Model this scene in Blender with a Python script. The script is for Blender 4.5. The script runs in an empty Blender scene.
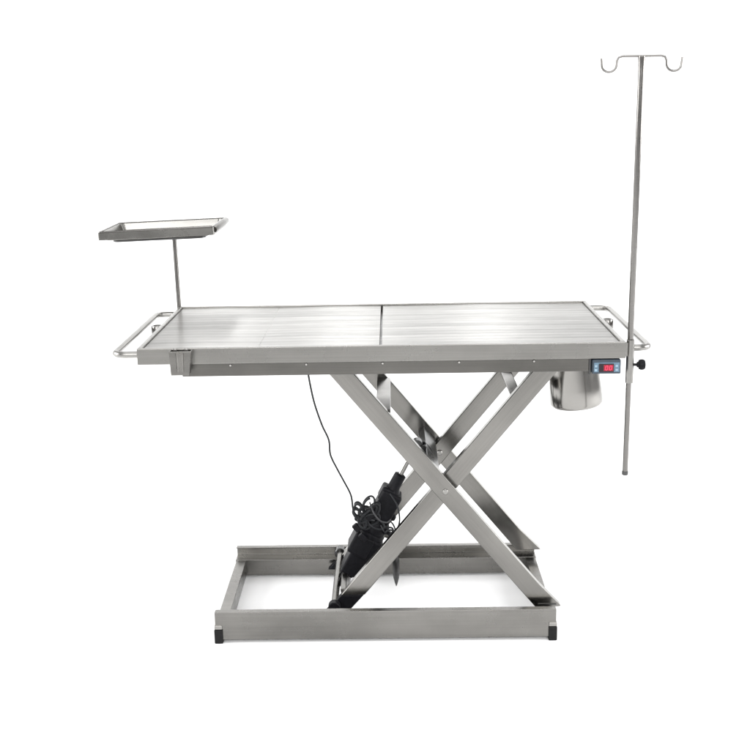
import bpy, bmesh, math, random
from mathutils import Vector, Matrix
random.seed(7)
S = bpy.context.scene
COL = S.collection
R = math.radians

# ------------------------------------------------------------------ materials
def nodes(name):
    m = bpy.data.materials.new(name); m.use_nodes = True
    nt = m.node_tree
    return m, nt, nt.nodes['Principled BSDF']

def steel(name, base, rough, angle=0.0, bump=0.04, streak=0.10, aniso=0.0, smudge=0.12, scale=1.0, metal=1.0, rows=0.0, worn=0.0):
    """stainless steel: fine streaks run along x turned by `angle` about y"""
    m, nt, b = nodes(name)
    N, Lk = nt.nodes, nt.links
    tc = N.new('ShaderNodeTexCoord')
    mp = N.new('ShaderNodeMapping'); mp.vector_type = 'POINT'
    rot = N.new('ShaderNodeMapping'); rot.inputs['Rotation'].default_value = (0, angle, 0)
    Lk.new(tc.outputs['Object'], rot.inputs['Vector'])
    Lk.new(rot.outputs['Vector'], mp.inputs['Vector'])
    mp.inputs['Scale'].default_value = (3.0*scale, 210*scale, 210*scale)
    n1 = N.new('ShaderNodeTexNoise'); n1.inputs['Scale'].default_value = 1.0; n1.inputs['Detail'].default_value = 3
    Lk.new(mp.outputs['Vector'], n1.inputs['Vector'])
    n2 = N.new('ShaderNodeTexNoise'); n2.inputs['Scale'].default_value = 9.0; n2.inputs['Detail'].default_value = 4
    n2.inputs['Roughness'].default_value = 0.6
    Lk.new(tc.outputs['Object'], n2.inputs['Vector'])
    # colour: base with grain and faint smears
    mr = N.new('ShaderNodeMapRange')
    mr.inputs['From Min'].default_value = 0.3; mr.inputs['From Max'].default_value = 0.7
    mr.inputs['To Min'].default_value = 1-streak; mr.inputs['To Max'].default_value = 1+streak
    Lk.new(n1.outputs['Fac'], mr.inputs['Value'])
    mr2 = N.new('ShaderNodeMapRange')
    mr2.inputs['From Min'].default_value = 0.3; mr2.inputs['From Max'].default_value = 0.7
    mr2.inputs['To Min'].default_value = 1-smudge*.6; mr2.inputs['To Max'].default_value = 1+smudge*.6
    Lk.new(n2.outputs['Fac'], mr2.inputs['Value'])
    mu = N.new('ShaderNodeMath'); mu.operation = 'MULTIPLY'
    Lk.new(mr.outputs[0], mu.inputs[0]); Lk.new(mr2.outputs[0], mu.inputs[1])
    out = mu.outputs[0]
    def layer(sc, amt, detail, lo=.32, hi=.68):
        nonlocal out
        mpx = N.new('ShaderNodeMapping'); mpx.inputs['Scale'].default_value = sc
        Lk.new(rot.outputs['Vector'], mpx.inputs['Vector'])
        nz = N.new('ShaderNodeTexNoise'); nz.inputs['Scale'].default_value = 1.0; nz.inputs['Detail'].default_value = detail
        Lk.new(mpx.outputs['Vector'], nz.inputs['Vector'])
        mx = N.new('ShaderNodeMapRange')
        mx.inputs['From Min'].default_value = lo; mx.inputs['From Max'].default_value = hi
        mx.inputs['To Min'].default_value = 1-amt; mx.inputs['To Max'].default_value = 1+amt
        Lk.new(nz.outputs['Fac'], mx.inputs['Value'])
        m2 = N.new('ShaderNodeMath'); m2.operation = 'MULTIPLY'
        Lk.new(out, m2.inputs[0]); Lk.new(mx.outputs[0], m2.inputs[1]); out = m2.outputs[0]
        return nz
    if worn: layer((2.6, 9, 9), worn, 2)
    rown = None
    if rows:
        layer((2.2, 34, 34), rows, 4); rown = layer((.9, 17, 17), rows*.7, 2); layer((14, 46, 46), rows*.6, 3)
    if rows:   # shallow lengthwise ribs pressed into the top
        wv = N.new('ShaderNodeTexWave'); wv.wave_type = 'BANDS'; wv.bands_direction = 'Y'; wv.wave_profile = 'SIN'
        wv.inputs['Scale'].default_value = 8.2; wv.inputs['Distortion'].default_value = .6; wv.inputs['Detail'].default_value = 1
        wv.inputs['Detail Scale'].default_value = .6
        Lk.new(tc.outputs['Object'], wv.inputs['Vector'])
        rb = N.new('ShaderNodeBump'); rb.inputs['Strength'].default_value = .45; rb.inputs['Distance'].default_value = .0010
        Lk.new(wv.outputs['Fac'], rb.inputs['Height']); Lk.new(rb.outputs['Normal'], b.inputs['Normal'])
        mw = N.new('ShaderNodeMapRange'); mw.inputs['To Min'].default_value = .93; mw.inputs['To Max'].default_value = 1.05
        Lk.new(wv.outputs['Fac'], mw.inputs['Value'])
        m3 = N.new('ShaderNodeMath'); m3.operation = 'MULTIPLY'
        Lk.new(out, m3.inputs[0]); Lk.new(mw.outputs[0], m3.inputs[1]); out = m3.outputs[0]
    vm = N.new('ShaderNodeVectorMath'); vm.operation = 'SCALE'
    vm.inputs[0].default_value = base
    mu = type('o', (), {'outputs': [out]})()
    Lk.new(mu.outputs[0], vm.inputs['Scale'])
    Lk.new(vm.outputs['Vector'], b.inputs['Base Color'])
    mr3 = N.new('ShaderNodeMapRange')
    mr3.inputs['From Min'].default_value = 0.3; mr3.inputs['From Max'].default_value = 0.7
    mr3.inputs['To Min'].default_value = max(.03, rough-smudge*.5); mr3.inputs['To Max'].default_value = rough+smudge*.5
    Lk.new(n2.outputs['Fac'], mr3.inputs['Value'])
    Lk.new(mr3.outputs[0], b.inputs['Roughness'])
    b.inputs['Metallic'].default_value = metal
    if bump:
        bp = N.new('ShaderNodeBump'); bp.inputs['Strength'].default_value = bump; bp.inputs['Distance'].default_value = 0.002
        Lk.new(n1.outputs['Fac'], bp.inputs['Height']); Lk.new(bp.outputs['Normal'], b.inputs['Normal'])
    if aniso:
        b.inputs['Anisotropic'].default_value = aniso
        tg = N.new('ShaderNodeTangent'); tg.direction_type = 'UV_MAP'; tg.uv_map = 'UVMap'
        b.inputs['Anisotropic Rotation'].default_value = .25
        Lk.new(tg.outputs['Tangent'], b.inputs['Tangent'])
    return m

def plain(name, base, rough, metal=0.0, noise=0.25, nscale=60, bump=0.15, spec=0.5):
    m, nt, b = nodes(name)
    N, Lk = nt.nodes, nt.links
    tc = N.new('ShaderNodeTexCoord')
    n = N.new('ShaderNodeTexNoise'); n.inputs['Scale'].default_value = nscale; n.inputs['Detail'].default_value = 4
    Lk.new(tc.outputs['Object'], n.inputs['Vector'])
    mr = N.new('ShaderNodeMapRange'); mr.inputs['From Min'].default_value = .3; mr.inputs['From Max'].default_value = .7
    mr.inputs['To Min'].default_value = 1-noise; mr.inputs['To Max'].default_value = 1+noise
    Lk.new(n.outputs['Fac'], mr.inputs['Value'])
    vm = N.new('ShaderNodeVectorMath'); vm.operation = 'SCALE'; vm.inputs[0].default_value = base
    Lk.new(mr.outputs[0], vm.inputs['Scale']); Lk.new(vm.outputs['Vector'], b.inputs['Base Color'])
    b.inputs['Roughness'].default_value = rough; b.inputs['Metallic'].default_value = metal
    b.inputs['Specular IOR Level'].default_value = spec
    if bump:
        bp = N.new('ShaderNodeBump'); bp.inputs['Strength'].default_value = bump; bp.inputs['Distance'].default_value = .001
        Lk.new(n.outputs['Fac'], bp.inputs['Height']); Lk.new(bp.outputs['Normal'], b.inputs['Normal'])
    return m

ANG = math.atan2(.772, .635)
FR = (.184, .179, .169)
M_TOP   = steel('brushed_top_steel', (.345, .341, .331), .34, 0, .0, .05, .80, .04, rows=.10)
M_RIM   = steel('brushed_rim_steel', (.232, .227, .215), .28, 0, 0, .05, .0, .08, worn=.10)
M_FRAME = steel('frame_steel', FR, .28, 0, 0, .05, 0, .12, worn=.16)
M_RAIL  = steel('shaded_rail_steel', (.130, .126, .118), .36, 0, 0, .05, 0, .10, worn=.12)  # shade and dark reflection on the under rail put into its base colour
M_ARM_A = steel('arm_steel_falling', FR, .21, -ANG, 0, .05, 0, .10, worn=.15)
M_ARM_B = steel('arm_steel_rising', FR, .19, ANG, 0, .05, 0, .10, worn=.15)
M_POL   = steel('polished_steel', (.27, .263, .25), .19, 0, 0, .02, 0, .06)
M_SCREW = steel('bright_screw_steel', (.48, .47, .45), .35, 0, 0, .02, 0, .05)
M_TUBE  = steel('tube_steel', (.27, .264, .252), .30, 0, 0, .03, 0, .06)
M_POLE  = steel('dull_pole_steel', (.175, .169, .162), .27, 0, 0, .03, 0, .06)
M_TRAY  = steel('tray_steel', (.225, .220, .208), .27, 0, 0, .03, 0, .06)
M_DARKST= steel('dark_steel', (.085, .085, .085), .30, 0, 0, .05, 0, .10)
M_BLACK = plain('black_plastic', (.006, .006, .0075), .48, 0, .3, 90, .1, .12)
M_RUB   = plain('black_rubber', (.007, .007, .007), .6, 0, .25, 120, .2, .2)
M_CABLE = plain('black_cable', (.014, .015, .017), .45, 0, .2, 80, 0, .25)
M_GREY  = plain('grey_plastic', (.032, .045, .060), .45, 0, .12, 80, .05, .4)
M_FACE  = plain('panel_face_plastic', (.105, .165, .220), .5, 0, .10, 90, .03, .3)
M_KEY   = plain('key_plastic', (.24, .33, .40), .5, 0, .08, 90, 0, .3)
M_SCREEN= plain('display_window', (.012, .006, .010), .25, 0, .1, 30, 0, .4)
M_WIRE  = plain('grey_cable', (.045, .045, .048), .45, 0, .2, 80, 0, .3)
M_WHITE = plain('white_paper', (.86, .86, .86), .9, 0, .012, 3, 0, .1)
def emit(name, c, s):
    m, nt, b = nodes(name)
    b.inputs['Base Color'].default_value = (*[x*.3 for x in c], 1)
    b.inputs['Emission Color'].default_value = (*c, 1); b.inputs['Emission Strength'].default_value = s
    return m
M_LED = emit('red_digit_light', (1.0, .06, .15), .90)
M_LEDGLOW = emit('red_lit_window', (.48, .002, .03), .45)

# ------------------------------------------------------------------ mesh helpers
class MB:
    def __init__(s): s.bm = bmesh.new()
    def quad_box(s, x0, x1, y0, y1, z0, z1):
        vs = [s.bm.verts.new(p) for p in [(x0,y0,z0),(x1,y0,z0),(x1,y1,z0),(x0,y1,z0),(x0,y0,z1),(x1,y0,z1),(x1,y1,z1),(x0,y1,z1)]]
        for f in [(0,3,2,1),(4,5,6,7),(0,1,5,4),(1,2,6,5),(2,3,7,6),(3,0,4,7)]:
            s.bm.faces.new([vs[i] for i in f])
        return s
    def prism(s, poly, vec):
        """closed polygon (3-D points) pushed along vec"""
        a = [s.bm.verts.new(p) for p in poly]; v = Vector(vec)
        b = [s.bm.verts.new(Vector(p)+v) for p in poly]
        n = len(a)
        s.bm.faces.new(a[::-1]); s.bm.faces.new(b)
        for i in range(n): s.bm.faces.new([a[i], a[(i+1) % n], b[(i+1) % n], b[i]])
        return s
    def obox(s, c, u, v, w, lu, lv, lw):
        """box centred at c with half sizes along axes u, v, w"""
        c, u, v, w = Vector(c), Vector(u).normalized(), Vector(v).normalized(), Vector(w).normalized()
        s.prism([c-u*lu-v*lv-w*lw, c+u*lu-v*lv-w*lw, c+u*lu+v*lv-w*lw, c-u*lu+v*lv-w*lw], w*2*lw)
        return s
    def lathe(s, base, axis, prof, seg=32, cap0=True, cap1=True):
        """prof = [(radius, distance along axis)]"""
        base, ax = Vector(base), Vector(axis).normalized()
        t = Vector((0, 1, 0)) if abs(ax.y) < .9 else Vector((1, 0, 0))
        u = ax.cross(t).normalized(); v = ax.cross(u)
        rings = []
        for r, h in prof:
            rings.append([s.bm.verts.new(base+ax*h+(u*math.cos(2*math.pi*i/seg)+v*math.sin(2*math.pi*i/seg))*max(r, 1e-5)) for i in range(seg)])
        for a, b in zip(rings, rings[1:]):
            for i in range(seg): s.bm.faces.new([a[i], a[(i+1) % seg], b[(i+1) % seg], b[i]])
        if cap0: s.bm.faces.new(rings[0][::-1])
        if cap1: s.bm.faces.new(rings[-1])
        return s
    def tube(s, pts, r, seg=12, closed=False, radii=None):
        pts = [Vector(p) for p in pts]; n = len(pts)
        t0 = (pts[1]-pts[0]).normalized()
        nrm = t0.orthogonal().normalized(); rings = []; prev = t0
        for i, p in enumerate(pts):
            if closed: t = (pts[(i+1) % n]-pts[i-1]).normalized()
            elif i == 0: t = t0
            elif i == n-1: t = (pts[-1]-pts[-2]).normalized()
            else: t = ((pts[i+1]-p).normalized()+(p-pts[i-1]).normalized()).normalized()
            q = prev.rotation_difference(t); nrm = (q @ nrm); nrm = (nrm-t*nrm.dot(t)).normalized(); prev = t
            bn = t.cross(nrm); rr = radii[i] if radii else r
            rings.append([s.bm.verts.new(p+(nrm*math.cos(2*math.pi*k/seg)+bn*math.sin(2*math.pi*k/seg))*rr) for k in range(seg)])
        m = n if closed else n-1
        for i in range(m):
            a, b = rings[i], rings[(i+1) % n]
            off = 0
            if closed and i == n-1:
                off = min(range(seg), key=lambda o: (a[0].co-b[o].co).length)
            for k in range(seg): s.bm.faces.new([a[k], a[(k+1) % seg], b[(k+1+off) % seg], b[(k+off) % seg]])
        if not closed:
            s.bm.faces.new(rings[0][::-1]); s.bm.faces.new(rings[-1])
        return s

def smooth_path(pts, k=8):
    P = [Vector(p) for p in pts]; out = []
    for i in range(len(P)-1):
        p0 = P[max(i-1, 0)]; p1 = P[i]; p2 = P[i+1]; p3 = P[min(i+2, len(P)-1)]
        for j in range(k):
            t = j/k
            out.append(.5*((2*p1)+(p2-p0)*t+(2*p0-5*p1+4*p2-p3)*t*t+(3*p1-p0-3*p2+p3)*t**3))
    out.append(P[-1]); return out

def fillet(pts, rad, k=7):
    P = [Vector(p) for p in pts]; out = [P[0]]
    for i in range(1, len(P)-1):
        a = (P[i-1]-P[i]); b = (P[i+1]-P[i]); r = min(rad, a.length*.48, b.length*.48)
        A = P[i]+a.normalized()*r; B = P[i]+b.normalized()*r
        for j in range(k+1):
            t = j/k; out.append(A*(1-t)**2+P[i]*2*t*(1-t)+B*t*t)
    out.append(P[-1]); return out

ORG = {}
def empty(name, loc, label, cat, group=None):
    o = bpy.data.objects.new(name, None); COL.objects.link(o); o.location = loc
    o.empty_display_size = .1
    o['label'] = label; o['category'] = cat
    if group: o['group'] = group
    ORG[o.name] = Vector(loc); return o

def obj(name, mb, mat, parent=None, bevel=0.0, smooth=False, label=None, origin=None, bseg=2):
    bm = mb.bm
    bmesh.ops.recalc_face_normals(bm, faces=bm.faces[:])
    org = ORG[parent.name] if parent is not None else Vector(origin or (0, 0, 0))
    for v in bm.verts: v.co -= org
    uv = bm.loops.layers.uv.new('UVMap')
    for f in bm.faces:
        for l in f.loops: l[uv].uv = (l.vert.co.x, l.vert.co.y)
    me = bpy.data.meshes.new(name); bm.to_mesh(me); bm.free()
    mats = mat if isinstance(mat, (list, tuple)) else [mat]
    for m in mats: me.materials.append(m)
    o = bpy.data.objects.new(name, me); COL.objects.link(o)
    if parent is not None:
        o.parent = parent; ORG[o.name] = org
    else:
        o.location = org
    if smooth: me.shade_smooth()
    if bevel:
        b = o.modifiers.new('bevel', 'BEVEL'); b.width = bevel; b.segments = bseg; b.limit_method = 'ANGLE'; b.angle_limit = R(35)
        if not smooth: me.shade_smooth()
        me.set_sharp_from_angle(angle=R(32))
        b.harden_normals = True
    elif smooth:
        me.set_sharp_from_angle(angle=R(40))
    if label: o['label'] = label
    return o

# ------------------------------------------------------------------ white paper sweep (floor and backdrop in one sheet)
def sweep():
    mb = MB(); prof = [(-7.0, 0)]
    n = 20; rad = 1.3; yb = 3.4
    prof.append((yb-rad, 0))
    for i in range(1, n+1):
        a = math.pi/2*i/n
        prof.append((yb-rad+rad*math.sin(a), rad-rad*math.cos(a)))
    prof.append((yb, 4.6))
    X = 8.0
    L_ = [mb.bm.verts.new((-X, y, z)) for y, z in prof]; R_ = [mb.bm.verts.new((X, y, z)) for y, z in prof]
    for i in range(len(prof)-1): mb.bm.faces.new([L_[i], R_[i], R_[i+1], L_[i+1]])
    o = obj('floor', mb, M_WHITE, smooth=True)
    # make the normals face the table
    o['kind'] = 'structure'
    return o
sweep()

# ================================================================== operating table
T = empty('operating_table', (0, -.045, 0), 'stainless steel veterinary operating table on a folding scissor lift frame', 'table')
H = .94; W2 = .332; LX = .70

# --- rim: four sides folded down around the top, butted end to end
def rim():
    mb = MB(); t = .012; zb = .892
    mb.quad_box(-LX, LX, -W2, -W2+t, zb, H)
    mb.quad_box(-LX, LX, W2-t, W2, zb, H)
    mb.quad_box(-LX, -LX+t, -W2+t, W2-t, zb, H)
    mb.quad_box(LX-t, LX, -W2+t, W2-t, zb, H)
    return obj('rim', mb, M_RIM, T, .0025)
rim()

# --- two loose top plates, each with faint lengthwise folds
def panel(x0, x1, folds):
    mb = MB(); y0, y1 = -W2+.013, W2-.013; zt = .9335
    xs = [(x0, 0)]+folds+[(x1, 0)]
    poly = [(x, y0, zt+dz) for x, dz in xs]
    poly += [(x1, y0, zt-.010), (x0, y0, zt-.010)]
    mb.prism(poly, (0, y1-y0, 0))
    return obj('top_panel', mb, M_TOP, T, .0008)
panel(-LX+.013, -.0035, [(-.53, .0016), (-.3545, -.0004), (-.3535, -.0016), (-.3515, -.0016), (-.3505, -.0004), (-.18, .0018)])
panel(.0035, LX-.013, [(.24, .0012), (.345, .0022), (.45, .0010)])
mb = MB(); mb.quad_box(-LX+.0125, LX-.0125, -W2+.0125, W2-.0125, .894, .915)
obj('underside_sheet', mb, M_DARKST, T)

# --- under frame
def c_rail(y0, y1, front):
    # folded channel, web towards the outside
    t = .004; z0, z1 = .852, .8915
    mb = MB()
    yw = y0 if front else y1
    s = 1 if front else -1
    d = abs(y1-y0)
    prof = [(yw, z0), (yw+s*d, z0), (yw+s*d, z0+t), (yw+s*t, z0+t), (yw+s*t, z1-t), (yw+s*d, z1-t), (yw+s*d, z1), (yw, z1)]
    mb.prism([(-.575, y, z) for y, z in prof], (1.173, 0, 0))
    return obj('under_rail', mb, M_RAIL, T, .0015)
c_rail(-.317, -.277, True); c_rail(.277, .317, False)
for x in (-.572, .572):
    mb = MB(); mb.quad_box(x, x+.022, -.276, .276, .853, .8905)
    obj('under_crossbar', mb, M_FRAME, T, .0015)
for x in (-.434, -.215, .005, .225, .44):
    mb = MB(); mb.lathe((x, -.3172, .8845), (0, -1, 0), [(.0036, 0), (.0036, .002), (.0026, .0034), (.0, .0036)], 14)
    obj('rail_screw', mb, M_SCREW, T, smooth=True)

# --- handles at both ends
for s in (1, -1):
    pts = [(s*.699, .322, .915), (s*.776, .322, .915), (s*.776, -.296, .915), (s*.699, -.296, .915)]
    mb = MB(); mb.tube(fillet(pts, .045, 10), .0096, 16)
    obj('handle', mb, M_TUBE, T, smooth=True)
    mb = MB()   # short accessory socket welded on the end, hollow
    c = (s*.729, .094, .884)
    mb.lathe(c, (0, 0, 1), [(.0175, 0), (.0190, .002), (.0190, .036), (.0175, .038), (.0120, .038), (.0115, .034)], 24)
    mb.quad_box(*sorted((s*.7005, s*.7085)), .086, .102, .888, .926)
    obj('accessory_socket', mb, M_POLE, T, smooth=True)

# --- socket bracket on the left of the front edge
def bracket():
    y0, y1 = -.366, -.3325; mb = MB(); t = .003
    def ring(z, x0, x1):
        o = [(x0, y0, z), (x1, y0, z), (x1, y1, z), (x0, y1, z)]
        i = [(x0+t, y0+t, z), (x1-t, y0+t, z), (x1-t, y1-t, z), (x0+t, y1-t, z)]
        return [mb.bm.verts.new(p) for p in o], [mb.bm.verts.new(p) for p in i]
    to, ti = ring(.938, -.601, -.537); bo, bi = ring(.868, -.598, -.546)
    for k in range(4):
        j = (k+1) % 4
        mb.bm.faces.new([bo[k], bo[j], to[j], to[k]]); mb.bm.faces.new([ti[k], ti[j], bi[j], bi[k]])
        mb.bm.faces.new([to[k], to[j], ti[j], ti[k]]); mb.bm.faces.new([bi[k], bi[j], bo[j], bo[k]])
    return obj('clamp_bracket', mb, M_FRAME, T, .0025)
br = bracket()
for x in (-.585, -.553):
    mb = MB(); mb.lathe((x, -.350, .9385), (0, 0, 1), [(.006, 0), (.006, .003), (.004, .005), (.0, .0052)], 14)
    obj('bolt', mb, M_TUBE, br, smooth=True)
mb = MB(); mb.lathe((-.570, -.3615, .878), (0, 0, 1), [(.011, 0), (.0125, .056)], 20)
obj('guide_tube', mb, M_FRAME, br, smooth=True)

# --- pole socket on the right of the front edge, with its knob
mb = MB()
mb.lathe((.7165, -.31, .815), (0, 0, 1), [(.0092, 0), (.0112, 0), (.0112, .127), (.0092, .127)], 24, False, False)
mb.quad_box(.7005, .7075, -.318, -.302, .895, .934)
ps = obj('pole_socket', mb, M_TUBE, T, smooth=True)
mb = MB()
mb.lathe((.7282, -.31, .868), (1, 0, 0), [(.004, 0), (.004, .008), (.008, .009), (.0085, .013), (.0135, .0145), (.0155, .019), (.0155, .026), (.013, .031), (.006, .033), (0, .0332)], 20)
obj('knob', mb, M_BLACK, ps, smooth=True)

# --- control panel
cx0, cx1, cz0, cz1, cy = .606, .687, .8465, .8885, -.331
mb = MB(); mb.quad_box(cx0, cx1, cy, cy+.07, cz0, cz1)
cp = obj('control_panel', mb, M_GREY, T, .003)
mb = MB(); mb.quad_box(cx0+.004, cx1-.004, cy-.0012, cy-.0002, cz0+.006, cz1-.008)
obj('panel_face', mb, M_FACE, cp, .0004)
dx0, dx1, dz0, dz1 = .6235, .6665, .853, .8775
mb = MB(); mb.quad_box(dx0, dx1, cy-.0026, cy-.0014, dz0, dz1)
dp = obj('display', mb, M_SCREEN, cp, .0004)
mb = MB(); mb.quad_box(dx0+.014, dx1-.002, cy-.0030, cy-.00265, dz0+.0035, dz1-.0035)
obj('lit_window', mb, M_LEDGLOW, dp)
def seven(mb, x, z, w, h, on, t=.0024, slant=.16):
    m = z+h/2
    segs = {'a': [(x, z+h), (x+w, z+h)], 'g': [(x, m), (x+w, m)], 'd': [(x, z), (x+w, z)],
            'f': [(x, m), (x, z+h)], 'b': [(x+w, m), (x+w, z+h)], 'e': [(x, z), (x, m)], 'c': [(x+w, z), (x+w, m)]}
    for k in on:
        (xa, za), (xb, zb) = segs[k]
        f = lambda px, pz: (px+(pz-z)*slant, cy-.0036, pz)
        if za == zb: poly = [f(xa+t*.6, za-t/2), f(xb-t*.6, za-t/2), f(xb-t*.6, za+t/2), f(xa+t*.6, za+t/2)]
        else: poly = [f(xa-t/2, za+t*.3), f(xa+t/2, za+t*.3), f(xa+t/2, zb-t*.3), f(xa-t/2, zb-t*.3)]
        mb.prism(poly, (0, .0004, 0))
mb = MB()
seven(mb, dx0+.0180, dz0+.0062, .0060, .0118, 'abcdef', .0020); seven(mb, dx0+.0295, dz0+.0062, .0060, .0118, 'abcdef', .0020)
obj('digits', mb, M_LED, dp)
for x in (.6155, .6745):
    for z in (.859, .8705):
        mb = MB(); mb.quad_box(x-.0035, x+.0035, cy-.0028, cy-.0014, z-.0032, z+.0032)
        obj('button', mb, M_KEY, cp, .0008)
mb = MB(); mb.quad_box(.598, .6045, -.316, -.29, .842, .8915)
obj('panel_bracket', mb, M_DARKST, T, .001)

# --- scissor arms
DX, DZ, PX, PZ = .635, .772, .188, .4665
HW = .037   # half the width measured level
def arm(sign, z0, z1, y0, y1, mat, tip=0.0):
    k = DX/DZ*sign
    def X(z, s): return PX+k*(z-PZ)+s*HW
    mb = MB()
    poly = [(X(z0, -1), z0), (X(z0, 1), z0), (X(z1, 1), z1), (X(z1, -1), z1)]
    if tip:   # rounded lower right corner
        zt = z0+.006
        poly = [(X(z0, -1), z0), (X(z0, 1)-.016+(tip-1)*.8, z0), (X(z0, 1)-.006+(tip-1), z0+.001), (X(zt, 1)+(tip-1)*.6, zt+.001), (X(z0+.075, 1), z0+.075), (X(z1, 1), z1), (X(z1, -1), z1)]
    mb.prism([(x, y0, z) for x, z in poly], (0, y1-y0, 0))
    return obj('scissor_arm', mb, mat, T, .0025)
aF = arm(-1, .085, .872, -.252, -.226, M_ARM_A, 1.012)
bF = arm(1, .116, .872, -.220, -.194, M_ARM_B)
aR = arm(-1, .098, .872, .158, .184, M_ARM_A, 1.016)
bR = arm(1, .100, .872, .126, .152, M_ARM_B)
def axle(name, x, y0, y1, z, r, mat, par, seg=24):
    mb = MB(); mb.lathe((x, y0, z), (0, 1, 0), [(r*.8, 0), (r, .0015), (r, y1-y0-.0015), (r*.8, y1-y0)], seg)
    return obj(name, mb, mat, par, smooth=True)
axle('pivot_bolt', PX, -.2565, -.250, PZ, .0085, M_TUBE, aF)
axle('pivot_bolt', PX, .120, .127, PZ, .0085, M_TUBE, bR)
mb = MB()   # lip plate across the foot of the front arm
mb.quad_box(.474, .530, -.2545, -.2522, .0925, .0965)
obj('end_lip', mb, M_DARKST, aF)
# cross tubes between the pairs (square and round)
def xtube(name, x, z, hx, hz, y0, y1, mat, rot=0.0):
    mb = MB(); u = (math.cos(rot), 0, math.sin(rot)); w = (-math.sin(rot), 0, math.cos(rot))
    mb.obox((x, (y0+y1)/2, z), u, w, (0, 1, 0), hx, hz, abs(y1-y0)/2)
    return obj(name, mb, mat, T, .002)
xtube('cross_tube', .004, .700, .022, .020, -.225, .157, M_ARM_A)
xtube('cross_tube', .410, .734, .016, .019, -.193, .125, M_ARM_B, R(20))
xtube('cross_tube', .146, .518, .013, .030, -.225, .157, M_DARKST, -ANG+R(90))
# rising arms' lower ends: dark reflection on polished steel built as black blocks
for (y0, y1, par) in ((-.2195, -.1945, bF), (.1265, .1515, bR)):
    mb = MB(); k = DX/DZ
    z0, z1 = .046, .1155 if y0 < 0 else .0995
    X = lambda z, s: PX+k*(z-PZ)+s*(HW-.002)
    mb.prism([(X(z0, -1)-.006, y0, z0), (X(z0, 1)-.004, y0, z0), (X(z1, 1), y0, z1), (X(z1, -1), y0, z1)], (0, y1-y0, 0))
    obj('dark_reflection_block', mb, M_BLACK, par, .003)
axle('roller_axle', -.158, -.251, .193, .089, .011, M_FRAME, T)
for (y0, y1) in ((-.258, -.232), (.163, .196)):
    mb = MB(); mb.lathe((-.158, y0, .0895), (0, 1, 0), [(.017, 0), (.019, .002), (.019, y1-y0-.002), (.017, y1-y0)], 28)
    obj('roller', mb, M_BLACK if y0 < 0 else M_DARKST, T, smooth=True)
xtube('lower_cross_tube', -.128, .098, .009, .028, -.193, .125, M_FRAME, R(8))

# --- base frame
ZT, ZB = .1025, .011
YF, YR = -.304, .216
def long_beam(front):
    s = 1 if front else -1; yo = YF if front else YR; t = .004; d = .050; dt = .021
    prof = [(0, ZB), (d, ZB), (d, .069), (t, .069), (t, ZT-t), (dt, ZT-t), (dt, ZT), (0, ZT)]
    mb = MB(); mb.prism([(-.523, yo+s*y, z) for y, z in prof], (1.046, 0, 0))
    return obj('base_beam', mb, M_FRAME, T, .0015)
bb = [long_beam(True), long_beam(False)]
for x0, x1 in ((-.521, -.486), (.486, .521)):
    mb = MB(); mb.quad_box(x0, x1, YF+.0505, YR-.0505, .013, .0680)
    obj('base_crossbar', mb, M_FRAME, T, .0025)
for b_, y0, y1 in ((bb[0], YF-.006, YF+.03), (bb[1], YR-.03, YR+.006)):
    for s in (-1, 1):
        x0, x1 = sorted((s*.526, s*.500))
        mb = MB(); mb.quad_box(x0, x1, y0, y1, 0.0005, .046)
        obj('foot', mb, M_RUB, T, .0025)
        mb = MB(); mb.quad_box(x0+.001, x1-.001, y0+.002, y1-.002, .0465, .060)  # added polished piece standing in for glare on the foot cap
        obj('foot_glare_piece', mb, M_POL, T, .002)

# --- electric actuator (axis leans along the frame's middle)
U = Vector((.466, 0, .885)).normalized(); V = Vector((.885, 0, -.466)); Yv = Vector((0, 1, 0))
AY = -.046
def ax(s, off=0, y=AY): # point on the axis: s metres above the lower mount
    p = Vector((-.121, AY, .118))+U*s+V*off; p.y = y; return p
mb = MB()
mb.obox(ax(.075, .013), U, V, Yv, .072, .043, .042)
mb.obox(ax(.114, -.010), U, V, Yv, .036, .034, .048)
mb.obox(ax(.012, -.004), U, V, Yv, .020, .024, .028)
act = obj('actuator', mb, M_BLACK, T, .007, label='black electric lifting actuator with motor and coiled leads')
mb = MB()
mb.lathe(ax(.13, .006), U, [(.034, 0), (.045, .010), (.046, .03), (.042, .035), (.046, .041), (.045, .068), (.034, .085)], 32)
obj('motor', mb, M_BLACK, act, smooth=True)
mb = MB()
mb.obox(ax(.262, .004), U, V, Yv, .054, .034, .036)
mb.obox(ax(.235, .030), U, V, Yv, .011, .024, .012)
mb.obox(ax(.300, -.012), U, V, Yv, .024, .022, .030)
mb.obox(ax(.178, -.046), U, V, Yv, .008, .020, .012)
obj('gearbox', mb, M_BLACK, act, .014, bseg=4)
for s_, off, y, a, b_, c in ((.205, -.048, -.085, .012, .010, .009), (.168, -.052, -.095, .010, .013, .008), (.190, .048, -.082, .011, .009, .010), (.222, -.030, -.098, .013, .009, .008), (.150, -.020, -.102, .009, .014, .008)):
    mb = MB(); mb.obox(ax(s_, off, y), (U+V*.4), (V-U*.4), Yv, a, b_, c); obj('lead_connector', mb, M_BLACK, act, .003)
mb = MB(); mb.lathe(ax(.300), U, [(.030, 0), (.026, .02), (.020, .03), (.019, .075), (.013, .078)], 28)
obj('rod_guide', mb, M_BLACK, act, smooth=True)
mb = MB(); mb.lathe(ax(.36), U, [(.0085, 0), (.0085, .128)], 24)
obj('piston_rod', mb, M_POL, act, smooth=True)
mb = MB()
mb.lathe(ax(.492, 0, AY-.016), (0, 1, 0), [(.017, 0), (.017, .032)], 24)
obj('rod_eye', mb, M_DARKST, act, .001)
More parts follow.
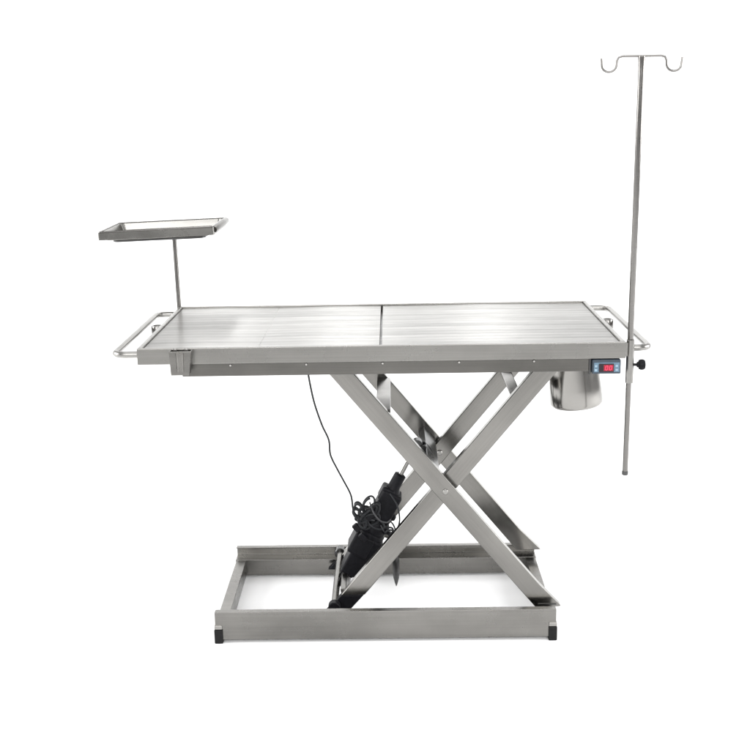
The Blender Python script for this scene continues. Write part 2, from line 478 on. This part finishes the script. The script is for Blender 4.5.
for y in (AY-.03, AY+.024):
    mb = MB(); mb.prism([(-.162, y, .078), (-.136, y, .078), (-.096, y, .150), (-.122, y, .165)], (0, .006, 0))
    obj('mount_plate', mb, M_DARKST, act, .0012)
for y in (AY-.024, AY+.018):
    mb = MB(); mb.prism([(.112, y, .548), (.132, y, .556), (.158, y, .528), (.138, y, .505)], (0, .006, 0))
    obj('lug', mb, M_DARKST, T, .0012)

# --- cables
def cable(name, pts, r, mat=M_CABLE, par=T, k=8, label=None):
    mb = MB(); mb.tube(smooth_path(pts, k), r, 8); return obj(name, mb, mat, par, smooth=True, label=label)
cable('power_cable', [(-.214,-.285,.858),(-.2135,-.284,.85),(-.208,-.267,.80),(-.199,-.248,.743),(-.181,-.23,.675),(-.163,-.212,.622),(-.160,-.193,.568),(-.14,-.175,.513),(-.124,-.157,.472),(-.103,-.138,.417),(-.098,-.12,.364),(-.090,-.115,.335),(-.070,-.100,.318)], .0030,
      label='thin black lead hanging from the under rail to the actuator')
def loop(cx, cz, rx, rz, tilt, y, turns=1.0, a0=0.0, n=26, dy=.02):
    out = []
    for i in range(int(n*turns)+1):
        a = a0+2*math.pi*i/n
        x, z = rx*math.cos(a), rz*math.sin(a)
        out.append((cx+x*math.cos(tilt)-z*math.sin(tilt), y+dy*i/n, cz+x*math.sin(tilt)+z*math.cos(tilt)))
    return out
for pts, r in ((loop(-.082, .366, .010, .012, .5, -.120, 1.5), .0036), (loop(-.085, .342, .010, .020, .55, -.118, 1.6, 1), .0038),
               (loop(-.049, .366, .016, .029, -.45, -.105, 1.5, 2), .0034), (loop(-.060, .330, .022, .024, -.2, -.098, 1.6), .0038), (loop(-.040, .318, .026, .020, .4, -.104, 1.5, 1), .0038), (loop(-.026, .300, .028, .014, -.5, -.102, 1.4, 2), .0036), (loop(-.056, .300, .020, .016, .9, -.100, 1.3, 0), .0036), (loop(-.050, .335, .036, .012, .75, -.110, 1.7, 1), .0036), (loop(-.034, .345, .014, .030, -.6, -.108, 1.6, 0), .0034), (loop(-.070, .315, .012, .024, .2, -.112, 1.4, 2), .0038)):
    cable('lead_loop', pts, r, k=2)
cable('lead_loop', [(.020,-.085,.40),(.041,-.11,.372),(.049,-.12,.335),(.045,-.12,.304),(.028,-.12,.285),(.014,-.118,.272),(.000,-.1,.277),(-.012,-.09,.295)], .0026)
cable('lead_loop', loop(.016, .279, .013, .009, .6, -.118, 1.3), .0030, k=2)
cable('lead_loop', [(-.045,-.10,.378),(-.036,-.118,.356),(-.026,-.124,.340),(-.012,-.124,.324),(.008,-.118,.316),(.020,-.10,.318)], .0026, M_WIRE)
mb = MB(); mb.obox((.006,-.124,.272), U, V, Yv, .004, .008, .006); obj('cable_tie', mb, M_TUBE, T, .001)
# dark plug hanging on its lead behind the lower arm
cable('plug_lead', [(.012,-.05,.30),(.030,-.03,.27),(.040,-.01,.22),(.037,0,.165)], .0028)
mb = MB(); mb.lathe((.036, 0, .042), (0, 0, 1), [(.001, 0), (.005, .012), (.0095, .030), (.011, .042), (.0115, .092), (.009, .102), (.005, .120)], 18)
obj('hanging_plug', mb, M_DARKST, T, smooth=True, label='dark pointed plug hanging behind the lower arm')

# ================================================================== steel bucket under the right end
BK = empty('bucket', (.60, -.10, .688), 'small polished steel bucket hung under the right end of the table', 'bucket')
tilt = R(6.0)
bax = Vector((-math.sin(tilt), 0, math.cos(tilt)))
mb = MB(); base = Vector((.6035, -.10, .692))
mb.lathe(base, bax, [(.0, .0), (.068, .0), (.0755, .0018), (.0795, .006), (.0812, .013), (.0795, .06), (.0772, .10), (.0755, .150), (.0735, .150), (.0745, .10), (.0765, .03), (.070, .008), (.0, .006)], 64, False, False)
obj('bucket_body', mb, M_POL, BK, smooth=True)
mb = MB(); mb.lathe(base, bax, [(.0757, .138), (.081, .139), (.0815, .146), (.0757, .1475)], 64, False, False)
obj('rim', mb, M_DARKST, BK, smooth=True)
# ================================================================== IV pole
IV = empty('iv_pole', (.7165, -.31, .535), 'tall thin steel drip pole with two hooks beside the table right end', 'drip pole')
mb = MB(); mb.lathe((.7145, -.31, .535), (.0028, 0, 1), [(.0062, 0), (.0078, .0015), (.0078, .30), (.0084, .301), (.0086, 1.155), (.0095, 1.18), (.0105, 1.187), (.0105, 1.190)], 24)
obj('pole', mb, M_POLE, IV, smooth=True)
mb = MB(); mb.lathe((.7145, -.31, .5335), (0, 0, 1), [(.007, 0), (.0092, .002), (.0092, .012), (.0082, .013)], 24)
obj('end_cap', mb, M_DARKST, IV, smooth=True)
hk = []
zc = 1.7255; xc = .718
def hook(s):
    x0 = xc+s*.052
    pts = [(x0, zc), (x0+s*.010, zc-.003), (x0+s*.0145, zc-.011), (x0+s*.0155, zc-.024)]
    cxh, czh, rh = x0+s*.0355, zc-.024, .0195
    for i in range(1, 13):
        a = math.pi+math.pi*.98*i/12
        pts.append((cxh+s*rh*math.cos(a), czh+rh*.85*math.sin(a)))
    pts += [(cxh+s*rh*1.04, czh+.008), (cxh+s*rh*1.10, czh+.020)]
    return pts
lft = [(x, -.31, z) for x, z in hook(-1)]; rgt = [(x, -.31, z) for x, z in hook(1)]
mb = MB(); mb.tube(lft[::-1]+[(xc, -.31, zc)]+rgt, .0032, 10)
obj('hook_bar', mb, M_POLE, IV, smooth=True)

# ================================================================== tray stand and tray
tt = R(-1.9)
TS = empty('tray_stand', (-.704, .34, .862), 'slim steel post at the back left table corner carrying an instrument tray', 'tray stand')
mb = MB(); mb.lathe((-.702, .3435, .862), (-.012, 0, 1), [(.0075, 0), (.0075, .322)], 20)
obj('post', mb, M_POLE, TS, smooth=True)
mb = MB(); mb.lathe((-.702, .3435, .866), (0, 0, 1), [(.0085, 0), (.0115, 0), (.0115, .048), (.0085, .048)], 20, False, False)
obj('collar', mb, M_TUBE, TS, smooth=True)
tc = Vector((-.731, .31, 1.203)); Rot = Matrix.Rotation(tt, 3, 'Y')
def tp(x, y, z): return tc+Rot @ Vector((x, y, z))
def rrect(hx, hy, z, r, k=5):
    out = []
    for cx, cy, a0 in ((hx-r, hy-r, 0), (-hx+r, hy-r, 90), (-hx+r, -hy+r, 180), (hx-r, -hy+r, 270)):
        for i in range(k+1):
            a = R(a0+90*i/k); out.append(tp(cx+r*math.cos(a), cy+r*math.sin(a), z))
    return out
mb = MB()
mb.tube(rrect(.150, .105, -.0135, .02), .0045, 10, closed=True)
mb.tube([tp(.028, -.103, -.0135), tp(.028, .103, -.0135)], .0045, 10)
mb.obox(tp(.028, .03, -.0145), (1, 0, 0), (0, 1, 0), (0, 0, 1), .028, .028, .002)
obj('holder_frame', mb, M_DARKST, TS, smooth=True)
TR = empty('instrument_tray', tc, 'empty rectangular steel instrument tray resting on its post holder', 'tray')
def loft(mb, rings, closed_end=True):
    vr = [[mb.bm.verts.new(p) for p in r] for r in rings]; n = len(vr[0])
    for a, b in zip(vr, vr[1:]):
        for i in range(n): mb.bm.faces.new([a[i], a[(i+1) % n], b[(i+1) % n], b[i]])
    return vr
HX, HY = .190, .140
mb = MB()
vr = loft(mb, [rrect(.168, .122, -.0085, .012), rrect(.176, .128, .010, .014), rrect(HX-.001, HY-.001, .0105, .006), rrect(HX-.001, HY-.001, -.005, .006),
               rrect(HX, HY, -.005, .006), rrect(HX, HY, .0185, .006), rrect(HX-.003, HY-.003, .0205, .006), rrect(.178, .130, .0200, .014), rrect(.169, .123, -.006, .012)])
mb.bm.faces.new(vr[0][::-1]); mb.bm.faces.new(vr[-1])
obj('pan', mb, M_TRAY, TR, smooth=True)
mb = MB(); mb.tube(rrect(HX-.0035, HY-.0035, .0212, .006), .0026, 8, closed=True)
obj('rim_bead', mb, M_POLE, TR, smooth=True)
mb = MB(); mb.tube(rrect(.164, .118, -.0035, .014), .0026, 8, closed=True)
obj('inner_bead', mb, M_POLE, TR, smooth=True)
mb = MB(); mb.tube([tp(HX-.002, -.120, .0105), tp(HX+.004, -.10, .0150), tp(HX+.006, .0, .0160), tp(HX+.004, .115, .0150), tp(HX-.004, .137, .0120)], .0105, 12)
obj('rolled_edge', mb, M_RAIL, TR, smooth=True)

# ------------------------------------------------------------------ light
wd = bpy.data.worlds.new('World'); S.world = wd; wd.use_nodes = True
bg = wd.node_tree.nodes['Background']; bg.inputs['Color'].default_value = (1, 1, 1, 1); bg.inputs['Strength'].default_value = .22
def area(name, loc, tgt, sx, sy, power, col=(1, 1, 1)):
    d = bpy.data.lights.new(name, 'AREA'); d.shape = 'RECTANGLE'; d.size = sx; d.size_y = sy; d.energy = power; d.color = col
    o = bpy.data.objects.new(name, d); COL.objects.link(o); o.location = loc
    o.rotation_euler = (Vector(tgt)-Vector(loc)).to_track_quat('-Z', 'Y').to_euler()
    return o
K = 1.38
area('softbox_left', (-4.2, -.4, 1.9), (0, .2, .0), 3.0, 2.2, 150*K)
area('softbox_right', (4.2, -.4, 1.9), (0, .2, .0), 3.0, 2.2, 150*K)
area('softbox_front', (-1.6, -5.2, 3.0), (0, 0, .2), 2.5, 2.0, 110*K)
area('softbox_front', (1.6, -5.2, 3.0), (0, 0, .2), 2.5, 2.0, 110*K)
for x in (-1.05, -.22, .62): area('strip_lamp', (x, 2.2, 3.3), (x, 1.2, 0), .30, 1.4, 8*K)
area('backdrop_lamp', (-3.0, 1.0, 3.6), (-1.6, 3.0, .8), 2.0, 1.0, 13*K)
area('backdrop_lamp', (3.0, 1.0, 3.6), (1.6, 3.0, .8), 2.0, 1.0, 13*K)
area('overhead_softbox', (0, -1.0, 4.4), (0, -.6, 0), 4.0, 3.0, 90*K)

# ------------------------------------------------------------------ camera
yaw, pitch, roll = -.0157, .2328, .0176
fw = Vector((math.sin(yaw)*math.cos(pitch), math.cos(yaw)*math.cos(pitch), -math.sin(pitch)))
r = Vector((math.cos(yaw), -math.sin(yaw), 0)); d = fw.cross(r)
r2 = math.cos(roll)*r+math.sin(roll)*d; d2 = -math.sin(roll)*r+math.cos(roll)*d
cam = bpy.data.cameras.new('camera'); co = bpy.data.objects.new('camera', cam); COL.objects.link(co)
m3 = Matrix((r2, -d2, -fw)).transposed()
co.matrix_world = Matrix.Translation((.0326, -3.379, 1.6206)) @ m3.to_4x4()
cam.sensor_width = 36; cam.lens = 1093.5/750*36; cam.shift_x = -.0006; cam.shift_y = -.0202
cam.clip_start = .05; cam.clip_end = 100
S.camera = co

S.view_settings.view_transform = 'Standard'; S.view_settings.look = 'None'
S.view_settings.exposure = 0; S.view_settings.gamma = 1
S.render.engine = 'CYCLES'
S.cycles.use_denoising = True
S.cycles.max_bounces = 10; S.cycles.glossy_bounces = 8; S.cycles.sample_clamp_indirect = 8
